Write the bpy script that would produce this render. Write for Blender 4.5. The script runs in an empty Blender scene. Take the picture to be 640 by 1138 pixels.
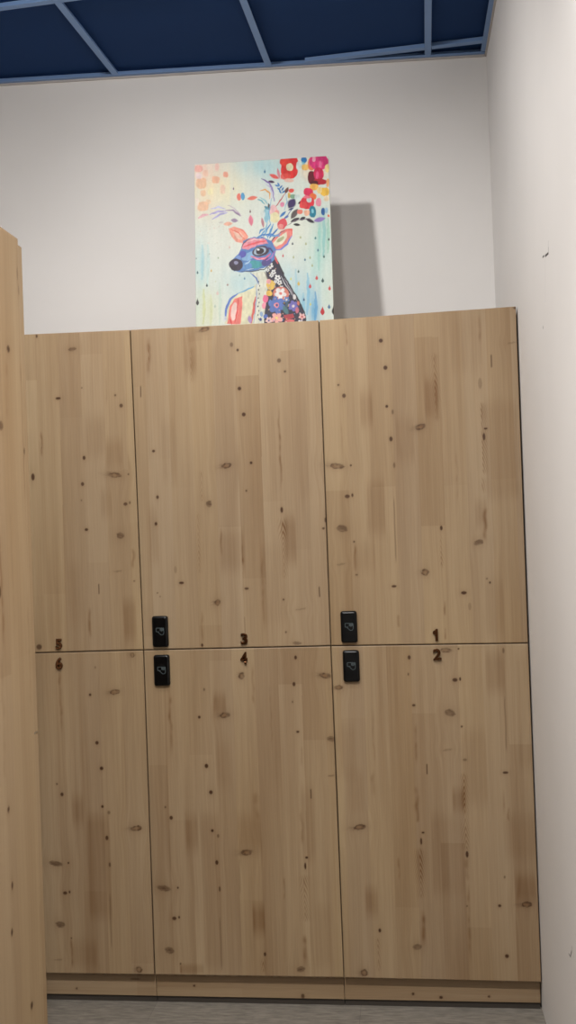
# Locker corner of a changing room: three pine locker columns, a cabinet end on the left, a canvas on top.
import bpy, bmesh, math
import numpy as np
from mathutils import Vector, Matrix

scene = bpy.context.scene
COL = scene.collection
rng = np.random.default_rng(7)

# ------------------------------------------------------------------ measured data (metres)
FEAT= {'K':[(-0.3122,2.1412,0.0028,0.0056,0.8),(-0.1691,1.9682,0.0025,0.0025,0.45),(-0.248,1.9383,0.0084,0.0039,0.9),(-0.0604,1.9393,0.0033,0.0033,0.6),(-0.0422,1.9052,0.0056,0.0061,0.75),(-0.1693,1.7445,0.0045,0.0064,0.85),(-0.0262,1.6864,0.0028,0.0028,0.6),(-0.3403,1.6903,0.0056,0.0112,0.85),(-0.1773,1.6611,0.005,0.0059,0.8),(-0.0392,1.5923,0.0064,0.005,0.75),(-0.025,1.596,0.0028,0.0045,0.6),(-0.1697,1.5152,0.0056,0.0042,0.85),(-0.0191,1.347,0.0028,0.0028,0.5),(-0.3389,1.1444,0.0089,0.0084,0.75),(-0.1827,1.6093,0.0022,0.0022,0.5),(0.3193,2.0797,0.005,0.007,0.5),(0.0578,1.7564,0.0047,0.0039,0.85),(0.3382,2.0617,0.0036,0.0039,0.9),(0.4677,2.0221,0.0059,0.0067,0.65),(0.4851,1.9869,0.0039,0.0028,0.75),(0.3396,1.9407,0.0056,0.0056,0.9),(0.3504,1.8588,0.0059,0.0061,0.9),(0.3684,1.7065,0.0042,0.0042,0.9),(0.0654,1.6101,0.0042,0.0056,0.8),(0.0575,1.526,0.0042,0.0056,0.9),(0.133,1.3368,0.0078,0.0039,0.9),(0.1924,1.1391,0.0033,0.0053,0.9),(0.1154,1.3793,0.0045,0.0112,0.22),(0.0547,1.3071,0.0022,0.0022,0.5),(0.063,1.2955,0.0022,0.0022,0.4),(0.3502,1.6195,0.0028,0.0028,0.7),(0.4596,1.5557,0.0039,0.0089,0.95),(0.588,1.4935,0.0042,0.0028,0.8),(0.5951,1.5195,0.0033,0.0073,0.7),(0.3402,1.3135,0.0067,0.0033,0.8),(0.4553,1.2759,0.0028,0.0028,0.7),(0.4593,1.1742,0.0028,0.0028,0.6),(0.786,2.0666,0.0061,0.0061,0.9),(0.7971,1.9825,0.0061,0.0064,0.9),(0.65,1.9365,0.0031,0.0031,0.7),(0.6664,1.9022,0.0056,0.0064,0.8),(0.797,1.863,0.0042,0.0042,0.95),(0.8145,1.845,0.0031,0.0073,0.5),(0.8063,1.762,0.005,0.0075,0.85),(0.6799,1.6856,0.0028,0.0028,0.85),(0.8134,1.6806,0.0031,0.0084,0.5),(1.1971,2.1438,0.007,0.0028,0.8),(1.0946,1.781,0.0053,0.0028,0.9),(1.0888,1.7565,0.0036,0.0112,0.85),(1.0828,1.9198,0.0056,0.0167,0.3),(0.6656,1.5902,0.0078,0.0056,0.8),(0.6813,1.5932,0.0028,0.0056,0.85),(0.6815,1.4491,0.0028,0.0028,0.7),(0.6856,1.3465,0.0039,0.0028,0.55),(0.7995,1.308,0.0075,0.0036,0.85),(0.9499,1.4823,0.0036,0.007,0.95),(1.0111,1.2821,0.0084,0.0047,0.95),(1.0907,1.3112,0.0028,0.0028,0.85),(1.082,1.3235,0.0025,0.0025,0.5),(1.0275,1.2398,0.0045,0.0112,0.25),(-0.1562,1.0755,0.0025,0.0039,0.4),(-0.1761,0.9887,0.0039,0.0042,0.9),(-0.1591,0.8355,0.0053,0.0056,0.9),(-0.1469,0.754,0.0056,0.0056,0.95),(-0.2956,0.7053,0.0028,0.0028,0.65),(-0.2798,0.6719,0.005,0.0059,0.85),(-0.1483,0.6327,0.0039,0.0042,0.9),(-0.1278,0.6135,0.0045,0.0056,0.45),(-0.1371,0.5329,0.0047,0.007,0.85),(-0.2664,0.453,0.0028,0.0028,0.85),(-0.1307,0.4477,0.0031,0.0073,0.65),(-0.2805,0.357,0.0067,0.005,0.85),(-0.2658,0.3602,0.0028,0.0042,0.85),(-0.2647,0.2136,0.0022,0.0022,0.7),(0.1938,0.9994,0.0025,0.0045,0.55),(0.1751,0.9128,0.0042,0.0042,0.9),(0.1927,0.7592,0.0056,0.0067,0.9),(0.2039,0.6763,0.0056,0.0059,0.95),(0.0561,0.6301,0.0028,0.0028,0.65),(0.0737,0.5965,0.0053,0.0061,0.85),(0.4867,1.0945,0.0039,0.0059,0.95),(0.4786,1.0117,0.0045,0.0064,0.85),(0.4722,0.9566,0.0022,0.0033,0.5),(0.4855,0.8634,0.0047,0.0031,0.85),(0.2042,0.5559,0.0042,0.0042,0.95),(0.2223,0.5392,0.0036,0.0056,0.5),(0.215,0.4559,0.0047,0.007,0.9),(0.0874,0.3759,0.0028,0.0028,0.85),(0.2213,0.3727,0.0028,0.0084,0.65),(0.0727,0.2793,0.0067,0.0056,0.85),(0.0881,0.2829,0.0028,0.0039,0.85),(0.0876,0.1367,0.0025,0.0025,0.75),(0.4992,0.4722,0.0045,0.0031,0.95),(0.494,0.4459,0.0028,0.0103,0.9),(0.3576,0.17,0.0036,0.0059,0.95),(0.8379,1.0879,0.0045,0.0064,0.85),(0.8336,1.0363,0.0025,0.0039,0.55),(0.8467,0.9406,0.005,0.0033,0.85),(0.9889,1.1114,0.0028,0.0028,0.85),(1.1235,1.1031,0.0031,0.0084,0.5),(0.9747,1.0164,0.0078,0.0056,0.85),(0.9903,1.0189,0.0028,0.0056,0.85),(0.9899,0.8737,0.0028,0.0028,0.75),(0.9961,0.7719,0.0061,0.0033,0.45),(1.1166,0.732,0.0084,0.0036,0.85),(0.861,0.5496,0.0042,0.0028,0.95),(0.8545,0.5229,0.0028,0.0103,0.9),(0.718,0.2483,0.0039,0.0059,0.95),(0.9923,0.4834,0.0042,0.0098,0.95),(1.1028,0.4142,0.0022,0.0036,0.6),(1.0846,0.3272,0.0047,0.0039,0.95),(1.1009,0.1745,0.0056,0.0056,0.98),(0.9866,0.3253,0.0022,0.0022,0.55)],'F':[(-0.197,2.0934,0.014,0.0067,0.75,-6.0,0.0),(-0.0711,1.6854,0.0223,0.0084,0.8,8.0,1.0),(-0.0585,1.4928,0.014,0.01,0.8,8.0,0.0),(-0.0704,1.3799,0.014,0.0028,0.4,-8.0,0.0),(0.2351,2.1325,0.0173,0.0073,0.85,-10.0,1.0),(0.2899,1.7012,0.0167,0.0084,0.85,-8.0,1.0),(0.2308,1.5827,0.0095,0.0106,0.85,0.0,0.0),(0.2457,1.2717,0.0112,0.0095,0.8,-10.0,1.0),(0.4919,1.1392,0.014,0.0056,0.65,5.0,0.0),(0.5078,1.2445,0.0167,0.0028,0.3,-10.0,0.0),(0.8978,1.7951,0.0167,0.0089,0.9,-12.0,1.0),(0.6369,1.6848,0.0237,0.0084,0.8,8.0,1.0),(1.1831,2.0382,0.014,0.0028,0.35,-8.0,0.0),(0.6464,1.4915,0.0167,0.0112,0.8,10.0,0.0),(0.6383,1.3805,0.014,0.0031,0.4,-8.0,0.0),(0.8964,1.3481,0.0112,0.0112,0.85,0.0,1.0),(1.0613,1.4346,0.0145,0.0084,0.8,-10.0,0.0),(-0.0336,1.1124,0.0084,0.0081,0.8,0.0,1.0),(-0.0952,0.9961,0.0167,0.0084,0.85,-5.0,1.0),(-0.0401,0.5634,0.0184,0.0086,0.9,-4.0,1.0),(-0.3081,0.4508,0.0223,0.0084,0.85,8.0,0.0),(-0.2998,0.2557,0.0156,0.01,0.8,12.0,0.0),(-0.0466,0.1159,0.0106,0.0098,0.85,0.0,1.0),(-0.31,0.1436,0.014,0.0028,0.35,-5.0,0.0),(0.3145,1.0409,0.0086,0.0112,0.8,0.0,1.0),(0.2567,0.9185,0.0167,0.0084,0.85,-7.0,1.0),(0.5771,1.0363,0.0195,0.0084,0.8,8.0,1.0),(0.5883,0.8397,0.0126,0.0084,0.75,8.0,0.0),(0.5834,0.7262,0.0112,0.0025,0.45,0.0,0.0),(0.3103,0.4875,0.0195,0.0089,0.9,-6.0,1.0),(0.0418,0.3739,0.0223,0.0089,0.85,8.0,0.0),(0.0537,0.1782,0.0156,0.01,0.8,12.0,0.0),(0.4688,0.1248,0.0145,0.0081,0.8,-8.0,0.0),(0.6177,0.9988,0.014,0.0073,0.8,-4.0,1.0),(0.9501,1.1075,0.0184,0.0078,0.7,0.0,1.0),(0.9561,0.9159,0.0167,0.0112,0.85,14.0,0.0),(0.9447,0.8026,0.014,0.0033,0.4,-6.0,0.0),(0.6683,0.5663,0.0195,0.0086,0.9,-8.0,1.0),(0.8314,0.199,0.0145,0.0084,0.8,-8.0,0.0),(0.6654,0.1173,0.0117,0.0106,0.85,0.0,1.0),(1.1648,0.3316,0.0173,0.0086,0.95,-4.0,1.0)],'L':[(0.0231,1.9258,1.9672,0.0015,0.8),(-0.1356,1.3064,1.3437,0.0015,0.8),(0.5687,1.278,1.3157,0.0017,0.8),(1.1193,1.9634,2.0087,0.0017,0.8),(0.5197,0.6525,0.6874,0.0017,0.8),(0.8797,0.7256,0.7629,0.0017,0.8),(0.8085,1.373,1.5919,0.0017,0.38),(0.3304,1.1672,1.2292,0.0014,0.35),(-0.134,0.1762,0.3648,0.0017,0.38),(0.2186,0.1075,0.2937,0.0017,0.38),(0.2862,0.3506,0.4745,0.0017,0.25),(1.122,0.7884,0.9744,0.0017,0.38)],'S':[(-0.0202,1.3862,1.449,0.0045,0.3),(-0.1683,1.1725,1.2642,0.0045,0.38),(0.052,1.9944,2.1141,0.0056,0.28),(0.4605,1.6306,1.8692,0.0033,0.35),(0.1956,1.1532,1.2438,0.0036,0.3),(0.3308,1.39,1.452,0.0028,0.3),(0.3909,1.1913,1.4077,0.0036,0.15),(0.6801,2.0573,2.127,0.0028,0.28),(0.6821,1.3544,1.4407,0.0036,0.33),(0.8086,1.1816,1.2204,0.0039,0.33),(1.082,1.4417,1.5377,0.0056,0.42),(0.9512,1.2142,1.2583,0.0028,0.4),(0.9511,1.1397,1.1756,0.0028,0.38),(-0.2737,0.8755,1.0682,0.0045,0.36),(0.0819,0.8032,0.9992,0.0045,0.36),(0.3445,0.5927,0.6771,0.0084,0.22),(0.351,0.9415,1.0737,0.0039,0.25),(0.4944,0.7603,0.8163,0.0039,0.22),(0.486,0.134,0.229,0.0061,0.42),(0.4882,0.5141,0.6204,0.0045,0.25),(0.4261,0.3403,0.4104,0.0031,0.22),(0.7139,0.6587,0.7392,0.0061,0.22),(0.8501,0.7631,0.8819,0.0039,0.22),(0.8453,0.6085,0.6913,0.0061,0.3),(0.8514,0.2056,0.3104,0.0061,0.42),(0.7829,0.4066,0.4758,0.0031,0.25),(0.8464,0.5808,0.625,0.0042,0.35),(0.9896,0.4049,0.4735,0.0056,0.3),(0.9918,0.1634,0.3857,0.0039,0.28),(-0.2646,0.1201,0.2119,0.0033,0.28),(0.0867,0.1055,0.1338,0.0033,0.28),(1.1088,0.6051,0.679,0.0033,0.22),(1.1209,0.586,0.6243,0.0033,0.3),(0.2643,1.4203,1.5078,0.0033,0.25),(-0.3073,1.7555,1.8334,0.0033,0.35),(1.0891,2.0462,2.1286,0.0045,0.2),(-0.0888,1.9098,2.0243,0.0028,0.15),(0.6553,1.7067,1.8183,0.0028,0.12),(1.0037,1.5545,1.7196,0.0028,0.14),(0.7198,0.7586,0.9252,0.0028,0.14),(0.4028,0.8172,1.0137,0.0028,0.14)],'B':[(-0.1593,-0.0974,1.7292,1.8899,0.09),(-0.0964,-0.0406,1.6922,1.8124,0.13),(-0.0593,-0.0183,1.1415,1.3015,0.15),(-0.1196,-0.0843,1.5382,1.6528,0.09),(0.1658,0.2062,1.983,2.1533,0.13),(0.2585,0.3386,1.3554,1.508,0.12),(0.4647,0.5013,1.372,1.5487,0.2),(0.9141,0.9551,1.8067,1.9586,0.16),(0.9965,1.0914,1.9409,2.1476,0.05),(0.7257,0.781,1.4533,1.6479,0.12),(0.6841,0.7452,1.3432,1.4545,0.07),(1.0539,1.0891,1.4701,1.5744,0.12),(1.0933,1.1876,1.5513,1.8805,0.09),(-0.2016,-0.1279,0.2612,0.6222,0.14),(-0.2647,-0.1819,0.1057,0.2205,0.1),(0.2214,0.2616,0.9066,0.997,0.16),(0.1661,0.2264,0.1066,0.6213,0.1),(0.0853,0.1604,0.1026,0.1395,0.14),(0.3233,0.3603,0.2187,0.3368,0.2),(0.2845,0.3586,0.4801,0.621,0.12),(0.2233,0.2749,0.6776,0.8471,0.06),(0.4869,0.5291,0.4526,0.7044,0.1),(0.5167,0.5671,0.1177,0.3411,0.08),(0.9547,0.9927,0.6027,0.6935,0.2),(1.0691,1.1257,0.9616,1.1152,0.15),(0.9882,1.0613,0.6191,0.8775,0.08),(0.6768,0.7156,0.2811,0.3922,0.18),(1.1344,1.1934,0.3264,0.4357,0.15),(1.105,1.2123,0.4547,0.6188,0.08),(0.8859,0.9813,0.3437,0.6194,0.09),(0.6098,0.6628,0.7037,0.8988,0.07),(0.6305,0.6833,0.5922,0.7593,0.08),(1.1591,1.1993,0.728,1.1105,0.08),(0.7144,0.7533,1.7907,1.927,0.14),(0.8217,0.8766,1.6721,1.8439,0.08),(0.1179,0.1583,0.4797,0.6214,0.13),(-0.2487,-0.2101,0.5592,0.6798,0.13),(0.3861,0.4654,1.1829,1.4641,0.06),(0.5162,0.5583,1.5725,2.0208,0.05),(0.0852,0.1287,1.6451,1.8727,0.06),(0.032,0.064,1.3847,1.5898,0.09),(-0.2361,-0.1887,1.197,1.4269,0.05),(1.076,1.13,1.1344,1.3318,0.06)],'C':[(-0.3076,1.7641,1.8103,0.0061,0.3),(0.1873,1.9591,2.0839,0.0112,0.33),(0.1914,1.3574,1.5641,0.0067,0.4),(0.4604,1.3356,1.5376,0.0095,0.55),(1.0824,1.6341,1.8674,0.0112,0.55),(0.9454,1.8053,2.0261,0.0112,0.33),(0.9457,1.3523,1.4681,0.0061,0.4),(1.0776,1.5792,1.6395,0.01,0.5),(0.4882,0.2681,0.4247,0.0112,0.6),(0.3509,0.1068,0.1629,0.0067,0.4),(0.8483,0.3407,0.5091,0.0112,0.6),(0.7099,0.1179,0.2344,0.0067,0.4),(0.9909,0.4873,0.7373,0.0084,0.4),(0.2084,1.5836,1.6968,0.0056,0.2),(0.0522,2.0172,2.1027,0.007,0.3)]}
LPAN= {'K':[(-1.1376,1.8987,0.0078,0.0066,0.85),(-1.1904,1.7359,0.0117,0.0088,0.6),(-1.0652,1.6921,0.0042,0.0066,0.8),(-1.0725,2.0698,0.0036,0.0132,0.35),(-1.068,2.0351,0.0037,0.011,0.35),(-1.0426,1.7893,0.0032,0.0033,0.6),(-1.2234,1.4037,0.0054,0.011,0.8),(-1.0422,1.354,0.0037,0.002,0.6),(-1.0419,1.5682,0.0032,0.0015,0.5),(-1.2173,0.9731,0.0059,0.0057,0.8),(-1.0501,0.8661,0.0032,0.0022,0.6),(-1.2112,0.8203,0.0041,0.0075,0.9),(-1.221,0.7316,0.004,0.007,0.9),(-1.1307,0.5441,0.0064,0.007,0.85)],'S':[(-1.2147,1.2759,1.5244,0.0054,0.3),(-1.2277,1.0134,1.2747,0.0067,0.18),(-1.0721,1.5794,1.9268,0.0036,0.2),(-1.154,1.3224,1.5789,0.0038,0.12),(-1.0651,0.662,0.7357,0.0031,0.25),(-1.0549,1.4265,1.7742,0.0037,0.15),(-1.0763,1.1242,1.3877,0.0041,0.15),(-1.1512,1.7443,1.8749,0.0073,0.15)]}
PKN= [(-0.262, 0.0406, 0.0028, 0.0033, 0.85), (0.1237, 0.0558, 0.0033, 0.0033, 0.9), (0.469, 0.0292, 0.0056, 0.0073, 0.75), (0.8129, 0.0424, 0.0045, 0.0042, 0.9), (0.8981, 0.0328, 0.0053, 0.0047, 0.9), (1.0448, 0.0382, 0.0036, 0.0036, 0.85), (-0.0689, 0.0741, 0.0167, 0.0028, 0.5)]
TOP= [(-0.6, 2.152), (-0.0047, 2.1443), (0.5971, 2.1402), (1.1997, 2.1483)]
MID= [(-0.6, 1.124), (0.0029, 1.1276), (0.5983, 1.1283), (1.1994, 1.124)]
BOT= [(-0.6, 0.0994), (0.0031, 0.1013), (0.6025, 0.1015), (1.2019, 0.097)]
DIG= {5: (-0.2721, 1.1527, 0.0212, 0.0338), 6: (-0.2733, 1.0912, 0.0229, 0.0391), 3: (0.3275, 1.1565, 0.0218, 0.0357), 4: (0.3245, 1.0966, 0.0223, 0.0385), 1: (0.9199, 1.156, 0.0156, 0.0365), 2: (0.9235, 1.0959, 0.0251, 0.0352)}
LOCK= {3: (0.0609, 1.1859), 4: (0.0618, 1.0633), 1: (0.6568, 1.187), 2: (0.6594, 1.0658)}
MARKS= [(-0.6746, 2.1676, -0.6704, 2.1515, 0.0013, 0.3), (-0.671, 2.1535, -0.6676, 2.1408, 0.0015, 0.75), (-0.6676, 2.1408, -0.6146, 2.1472, 0.0019, 0.95), (-0.5967, 2.1523, -0.5698, 2.1557, 0.0015, 0.9), (-0.5328, 1.9887, -0.5321, 1.9861, 0.0018, 0.85), (-0.6097, 2.1407, -0.5875, 2.0393, 0.0013, 0.1), (-0.5777, 0.4297, -0.6049, 0.4347, 0.0015, 0.55), (-0.6049, 0.4347, -0.629, 0.4581, 0.0018, 0.85), (-0.629, 0.4581, -0.6376, 0.4726, 0.0015, 0.3), (-0.6535, 0.4556, -0.6549, 0.4557, 0.001, 0.4)]
CANV= [(0.1544, 0.3417, 2.7737), (0.6238, 0.3552, 2.7743), (0.1579, 0.2454, 2.1461), (0.6273, 0.2589, 2.1467)]
PINE_A = (161, 139, 109)
PINE_B = (116, 86, 56)
EDGE_RGB = (214, 196, 164)
TILE_RGB = (19, 51, 96)
TEE_RGB = (118, 148, 192)
WALL_A = (222, 219, 216)
WALL_B = (226, 223, 220)
FLOOR_A = (124, 118, 109)
FLOOR_B = (96, 90, 82)
ART_GAIN = 0.66
EXPOSURE = 0.26
WARM = (1.0, 0.98, 0.955)
LIGHTS_SPOT = [
    ('ceiling_spot_wide', (0.03, -1.03, 3.10), (0.3, -0.6, 1.0), 13, 170, 1.0, 0.05, WARM),
    ('ceiling_spot_wall', (0.03, -1.03, 3.10), (0.3, 0.6, 2.15), 29, 145, 1.0, 0.05, WARM),
    ('ceiling_spot_canvas', (0.03, -1.03, 3.10), (0.30, 0.6, 2.1), 27, 76, 1.0, 0.05, WARM),
    ('ceiling_spot_corner_fill', (0.03, -1.03, 3.10), (1.2, -0.05, 2.15), 20, 80, 1.0, 0.05, WARM),  # extra beam at the same lamp, added to brighten the right wall
    ('aisle_downlight_beam', (0.5, -2.2, 3.10), (0.5, -2.2, 0), 172, 120, 1.0, 0.08, WARM),
    ('corner_fill_light', (0.85, -1.6, 3.10), (0.85, -1.6, 0), 22, 150, 1.0, 0.08, WARM),  # unseen fill lamp, added to balance wall and door brightness
]
LIGHTS_AREA = [
    ('aisle_downlight', (0.5, -2.2, 3.15), (0.5, -2.2, 0), 39, 0.16, WARM),
    ('far_fill_light', (0.6, -4.2, 3.15), (0.6, -4.2, 0), 7, 0.3, WARM),  # weak unseen fill lamp, added for the ambient level
]

X_WALL = 1.2036          # right wall plane
Z_CEIL = 3.230           # underside of the ceiling grid
Y_PLINTH = 0.0264
PANEL_X = 0.0408

# ------------------------------------------------------------------ helpers
def lin(r, g, b):
    f = lambda c: (c / 255.0) / 12.92 if c / 255.0 <= 0.04045 else ((c / 255.0 + 0.055) / 1.055) ** 2.4
    return np.array([f(r), f(g), f(b)])

def tag(o, label=None, cat=None, group=None, kind=None):
    if label: o['label'] = label
    if cat: o['category'] = cat
    if group: o['group'] = group
    if kind: o['kind'] = kind
    return o

def empty(name, loc):
    o = bpy.data.objects.new(name, None)
    o.empty_display_size = 0.1
    o.location = loc
    COL.objects.link(o)
    return o

def link(name, me, mats, parent=None):
    o = bpy.data.objects.new(name, me)
    for m in (mats if isinstance(mats, (list, tuple)) else [mats]):
        me.materials.append(m)
    COL.objects.link(o)
    if parent:
        o.parent = parent
        base = parent
        off = Vector((0, 0, 0))
        while base:
            off += base.location
            base = base.parent
        me.transform(Matrix.Translation(-off))     # meshes are written in room coordinates
    return o

def bm_obj(name, bm, mats, parent=None):
    me = bpy.data.meshes.new(name)
    bmesh.ops.recalc_face_normals(bm, faces=bm.faces)
    bm.to_mesh(me)
    bm.free()
    return link(name, me, mats, parent)

def add_box(bm, x0, x1, y0, y1, z0, z1, bevel=0.0, seg=1, mat=0):
    vs = [bm.verts.new(p) for p in ((x0, y0, z0), (x1, y0, z0), (x1, y1, z0), (x0, y1, z0),
                                    (x0, y0, z1), (x1, y0, z1), (x1, y1, z1), (x0, y1, z1))]
    fs = [bm.faces.new([vs[i] for i in q]) for q in
          ((0, 3, 2, 1), (4, 5, 6, 7), (0, 1, 5, 4), (1, 2, 6, 5), (2, 3, 7, 6), (3, 0, 4, 7))]
    for f in fs: f.material_index = mat
    if bevel:
        es = list({e for f in fs for e in f.edges})
        bmesh.ops.bevel(bm, geom=es, offset=bevel, segments=seg, affect='EDGES', profile=0.5)
    return fs

def add_prism(bm, pts, z0, z1, mat=0):
    a = [bm.verts.new((x, y, z0)) for x, y in pts]
    b = [bm.verts.new((x, y, z1)) for x, y in pts]
    n = len(pts)
    fs = [bm.faces.new(a[::-1]), bm.faces.new(b)]
    for i in range(n):
        fs.append(bm.faces.new([a[i], a[(i + 1) % n], b[(i + 1) % n], b[i]]))
    for f in fs: f.material_index = mat
    return fs

def sstep(a, b, x):
    t = np.clip((x - a) / (b - a), 0, 1)
    return t * t * (3 - 2 * t)

def vnoise(x, y, seed):
    """smooth value noise on arrays, about -1..1"""
    r = np.random.default_rng(seed)
    tab = r.uniform(-1, 1, (256, 256))
    xi = np.floor(x).astype(int); yi = np.floor(y).astype(int)
    fx = x - xi; fy = y - yi
    fx = fx * fx * (3 - 2 * fx); fy = fy * fy * (3 - 2 * fy)
    g = lambda i, j: tab[(i) % 256, (j) % 256]
    return ((g(xi, yi) * (1 - fx) + g(xi + 1, yi) * fx) * (1 - fy)
            + (g(xi, yi + 1) * (1 - fx) + g(xi + 1, yi + 1) * fx) * fy)

# ------------------------------------------------------------------ pine laminate colours
PINE_LIGHT = lin(*PINE_A)
PINE_DARK = lin(*PINE_B)
KNOT = lin(66, 38, 16)
KNOT_CORE = lin(112, 76, 42)

def pine(X, Z, seed, F, stave=0.0725):
    """albedo of knotty pine boards glued side by side; X across the boards, Z along them"""
    nz = vnoise
    dx = np.zeros_like(X)
    for (kx, kz, rx, rz, *_) in [k for k in F.get('K', []) if k[2] > 0.004] + list(F.get('F', [])):
        q = np.exp(-((X - kx) / (rx * 2.6)) ** 2 - ((Z - kz) / (rz * 5 + 0.012)) ** 2)
        dx += (X - kx) * 0.55 * q
    Xg = X - dx + 0.0025 * nz(X * 9, Z * 2.2, seed + 1)
    # boards
    si = np.floor((X + 0.003 * nz(X * 0, Z * 0.8, seed + 2)) / stave + 0.37 * (seed % 5)).astype(int)
    r = np.random.default_rng(seed + 11)
    tone = r.uniform(-1, 1, 400); ph = r.uniform(0, 1, 400); ln = r.uniform(0.55, 1.2, 400)
    sj = np.floor(Z / ln[si % 400] + ph[si % 400]).astype(int)
    tn = tone[(si * 7 + sj * 31) % 400]
    t = 0.30 + 0.125 * tn
    t += 0.065 * nz(Xg * 150, Z * 2.0 + si * 3.1, seed + 3)
    t += 0.10 * nz(Xg * 55, Z * 1.1 + si * 5.7, seed + 4)
    t += 0.05 * nz(Xg * 330, Z * 5.0, seed + 5)
    t += 0.13 * nz(X * 6, Z * 1.7, seed + 6) + 0.10 * nz(Xg * 24, Z * 2.6 + si * 2.3, seed + 26)
    # boards' dark glue edges here and there
    fr = (X + 0.003 * nz(X * 0, Z * 0.8, seed + 2)) / stave + 0.37 * (seed % 5)
    ed = np.abs(fr - np.round(fr)) * stave
    t += 0.10 * np.exp(-(ed / 0.0022) ** 2) * np.clip(nz(np.round(fr) * 3.3, Z * 1.3, seed + 8) + .2, 0, 1)
    for (x1, x2, z1, z2, s) in F.get('B', []):
        m = sstep(x1 - 0.004, x1 + 0.004, X) * (1 - sstep(x2 - 0.004, x2 + 0.004, X))
        fz = min(0.05, (z2 - z1) * 0.4)
        m *= sstep(z1 - fz * .3, z1 + fz, Z) * (1 - sstep(z2 - fz, z2 + fz * .3, Z))
        t += 2.1 * s * m * (1 + 0.25 * nz(Xg * 120, Z * 3, seed + 9))
    for (x, z1, z2, w, s) in F.get('S', []):
        xc = x + w * 0.7 * nz(Z * 35, Z * 0 + x * 50, seed + 12)
        l = z2 - z1
        m = np.exp(-((X - xc) / w) ** 2) * sstep(z1 - .1 * l, z1 + .2 * l, Z) * (1 - sstep(z2 - .2 * l, z2 + .1 * l, Z))
        m *= 0.75 + 0.35 * nz(Z * 60, Z * 0, seed + 13)
        t += 1.7 * s * m
    for (x, z1, z2, w, s) in F.get('C', []):
        a = np.abs(X - x)
        env = np.exp(-(a / w) ** 2 * 0.8) * sstep(z1, z1 + .02, Z) * (1 - sstep(z2 - .02, z2, Z))
        wob = 0.010 * nz(X * 70, Z * 16, seed + 14) + 0.012 * nz(Z * 0 + x * 40, Z * 11, seed + 21)
        side = np.where(X > x, 1.0, 0.55 + 0.45 * math.sin(x * 97))
        ch = (0.5 + 0.5 * np.sin((Z + a * 3.4 + wob) / 0.021 * 2 * math.pi)) ** 2.2
        amp = 0.75 + 0.45 * nz(Z * 22 + x * 9, Z * 0, seed + 22)
        t += 1.9 * s * env * (0.12 + 0.88 * ch) * side * amp
    t = np.clip(t, -0.15, 1.25)[..., None]
    c = PINE_LIGHT * (1 - t) + PINE_DARK * t
    # slight hue drift from board to board
    hv = (0.035 * tone[(si * 13 + 5) % 400] + 0.03 * nz(X * 7, Z * 2, seed + 15))[..., None]
    c = c * (1 + hv * np.array([0.3, 0.0, -1.1]))
    k = np.zeros_like(X); core = np.zeros_like(X); halo = np.zeros_like(X)
    for (kx, kz, rx, rz, d) in F.get('K', []):
        rx2, rz2 = rx + 0.0003, rz + 0.0003
        dd = np.sqrt(((X - kx) / rx2) ** 2 + ((Z - kz) / rz2) ** 2)
        k = np.maximum(k, d * (1 - sstep(0.72, 1.22, dd)))
        halo = np.maximum(halo, 0.22 * d * np.exp(-(((X - kx) / (rx2 * 1.8)) ** 2 + ((Z - kz) / (rz2 * 2.4)) ** 2)))
    for (kx, kz, rx, rz, d, ang, ring) in F.get('F', []):
        ca, sa = math.cos(math.radians(ang)), math.sin(math.radians(ang))
        u = (X - kx) * ca - (Z - kz) * sa
        v = (X - kx) * sa + (Z - kz) * ca
        u = u + 0.0022 * nz(X * 180, Z * 180, seed + 16)
        v = v + 0.0014 * nz(X * 150, Z * 220, seed + 17)
        dd = np.sqrt((u / rx) ** 2 + (v / rz) ** 2)
        body = 1 - sstep(0.82, 1.14, dd)
        if ring:
            inner = 1 - sstep(0.15, 0.80, dd + 0.22 * nz(u * 130, v * 500, seed + 23))
            core = np.maximum(core, inner * body * 0.8)
            rim = 0.78 + 0.30 * nz(u * 170, v * 170 + kx * 31, seed + 24)
            k = np.maximum(k, d * body * np.clip(rim, .5, 1) * (1 - 0.32 * inner))
            tail = np.exp(-((u + rx * .5) / (rx * 1.15)) ** 2 - (v / (rz * 0.8)) ** 2) * (0.35 + 0.3 * nz(u * 60, v * 520, seed + 25))
            k = np.maximum(k, d * np.clip(tail, 0, 1))
        else:
            st = 0.72 + 0.28 * nz(u * 90, v * 420, seed + 18)
            k = np.maximum(k, d * body * st * (0.8 + 0.2 * np.clip(1 - dd, 0, 1)))
        halo = np.maximum(halo, 0.24 * d * np.exp(-((u / (rx * 1.7)) ** 2 + (v / (rz * 2.2)) ** 2)))
    for (x, z1, z2, w, s) in F.get('L', []):
        xc = x + 0.0006 * nz(Z * 30, Z * 0, seed + 19)
        l = z2 - z1
        m = np.exp(-((X - xc) / (w * 1.15)) ** 2) * sstep(z1, z1 + .15 * l, Z) * (1 - sstep(z2 - .15 * l, z2, Z))
        k = np.maximum(k, s * m)
    c = c * (1 - halo[..., None]) + PINE_DARK * np.array([0.72, 0.62, 0.5]) * halo[..., None]
    k = np.clip(k * 1.1, 0, 0.98)
    kc = KNOT * (1 - core[..., None]) + KNOT_CORE * core[..., None]
    return c * (1 - k[..., None]) + kc * k[..., None]

def near(F, x0, x1, z0, z1, pad=0.06):
    g = {}
    for key, L in F.items():
        out = []
        for f in L:
            if key in 'KF':
                ok = x0 - pad < f[0] < x1 + pad and z0 - pad < f[1] < z1 + pad
            elif key == 'B':
                ok = f[1] > x0 - pad and f[0] < x1 + pad and f[3] > z0 and f[2] < z1
            else:
                ok = x0 - pad < f[0] < x1 + pad and f[2] > z0 and f[1] < z1
            if ok: out.append(f)
        g[key] = out
    return g

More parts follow.
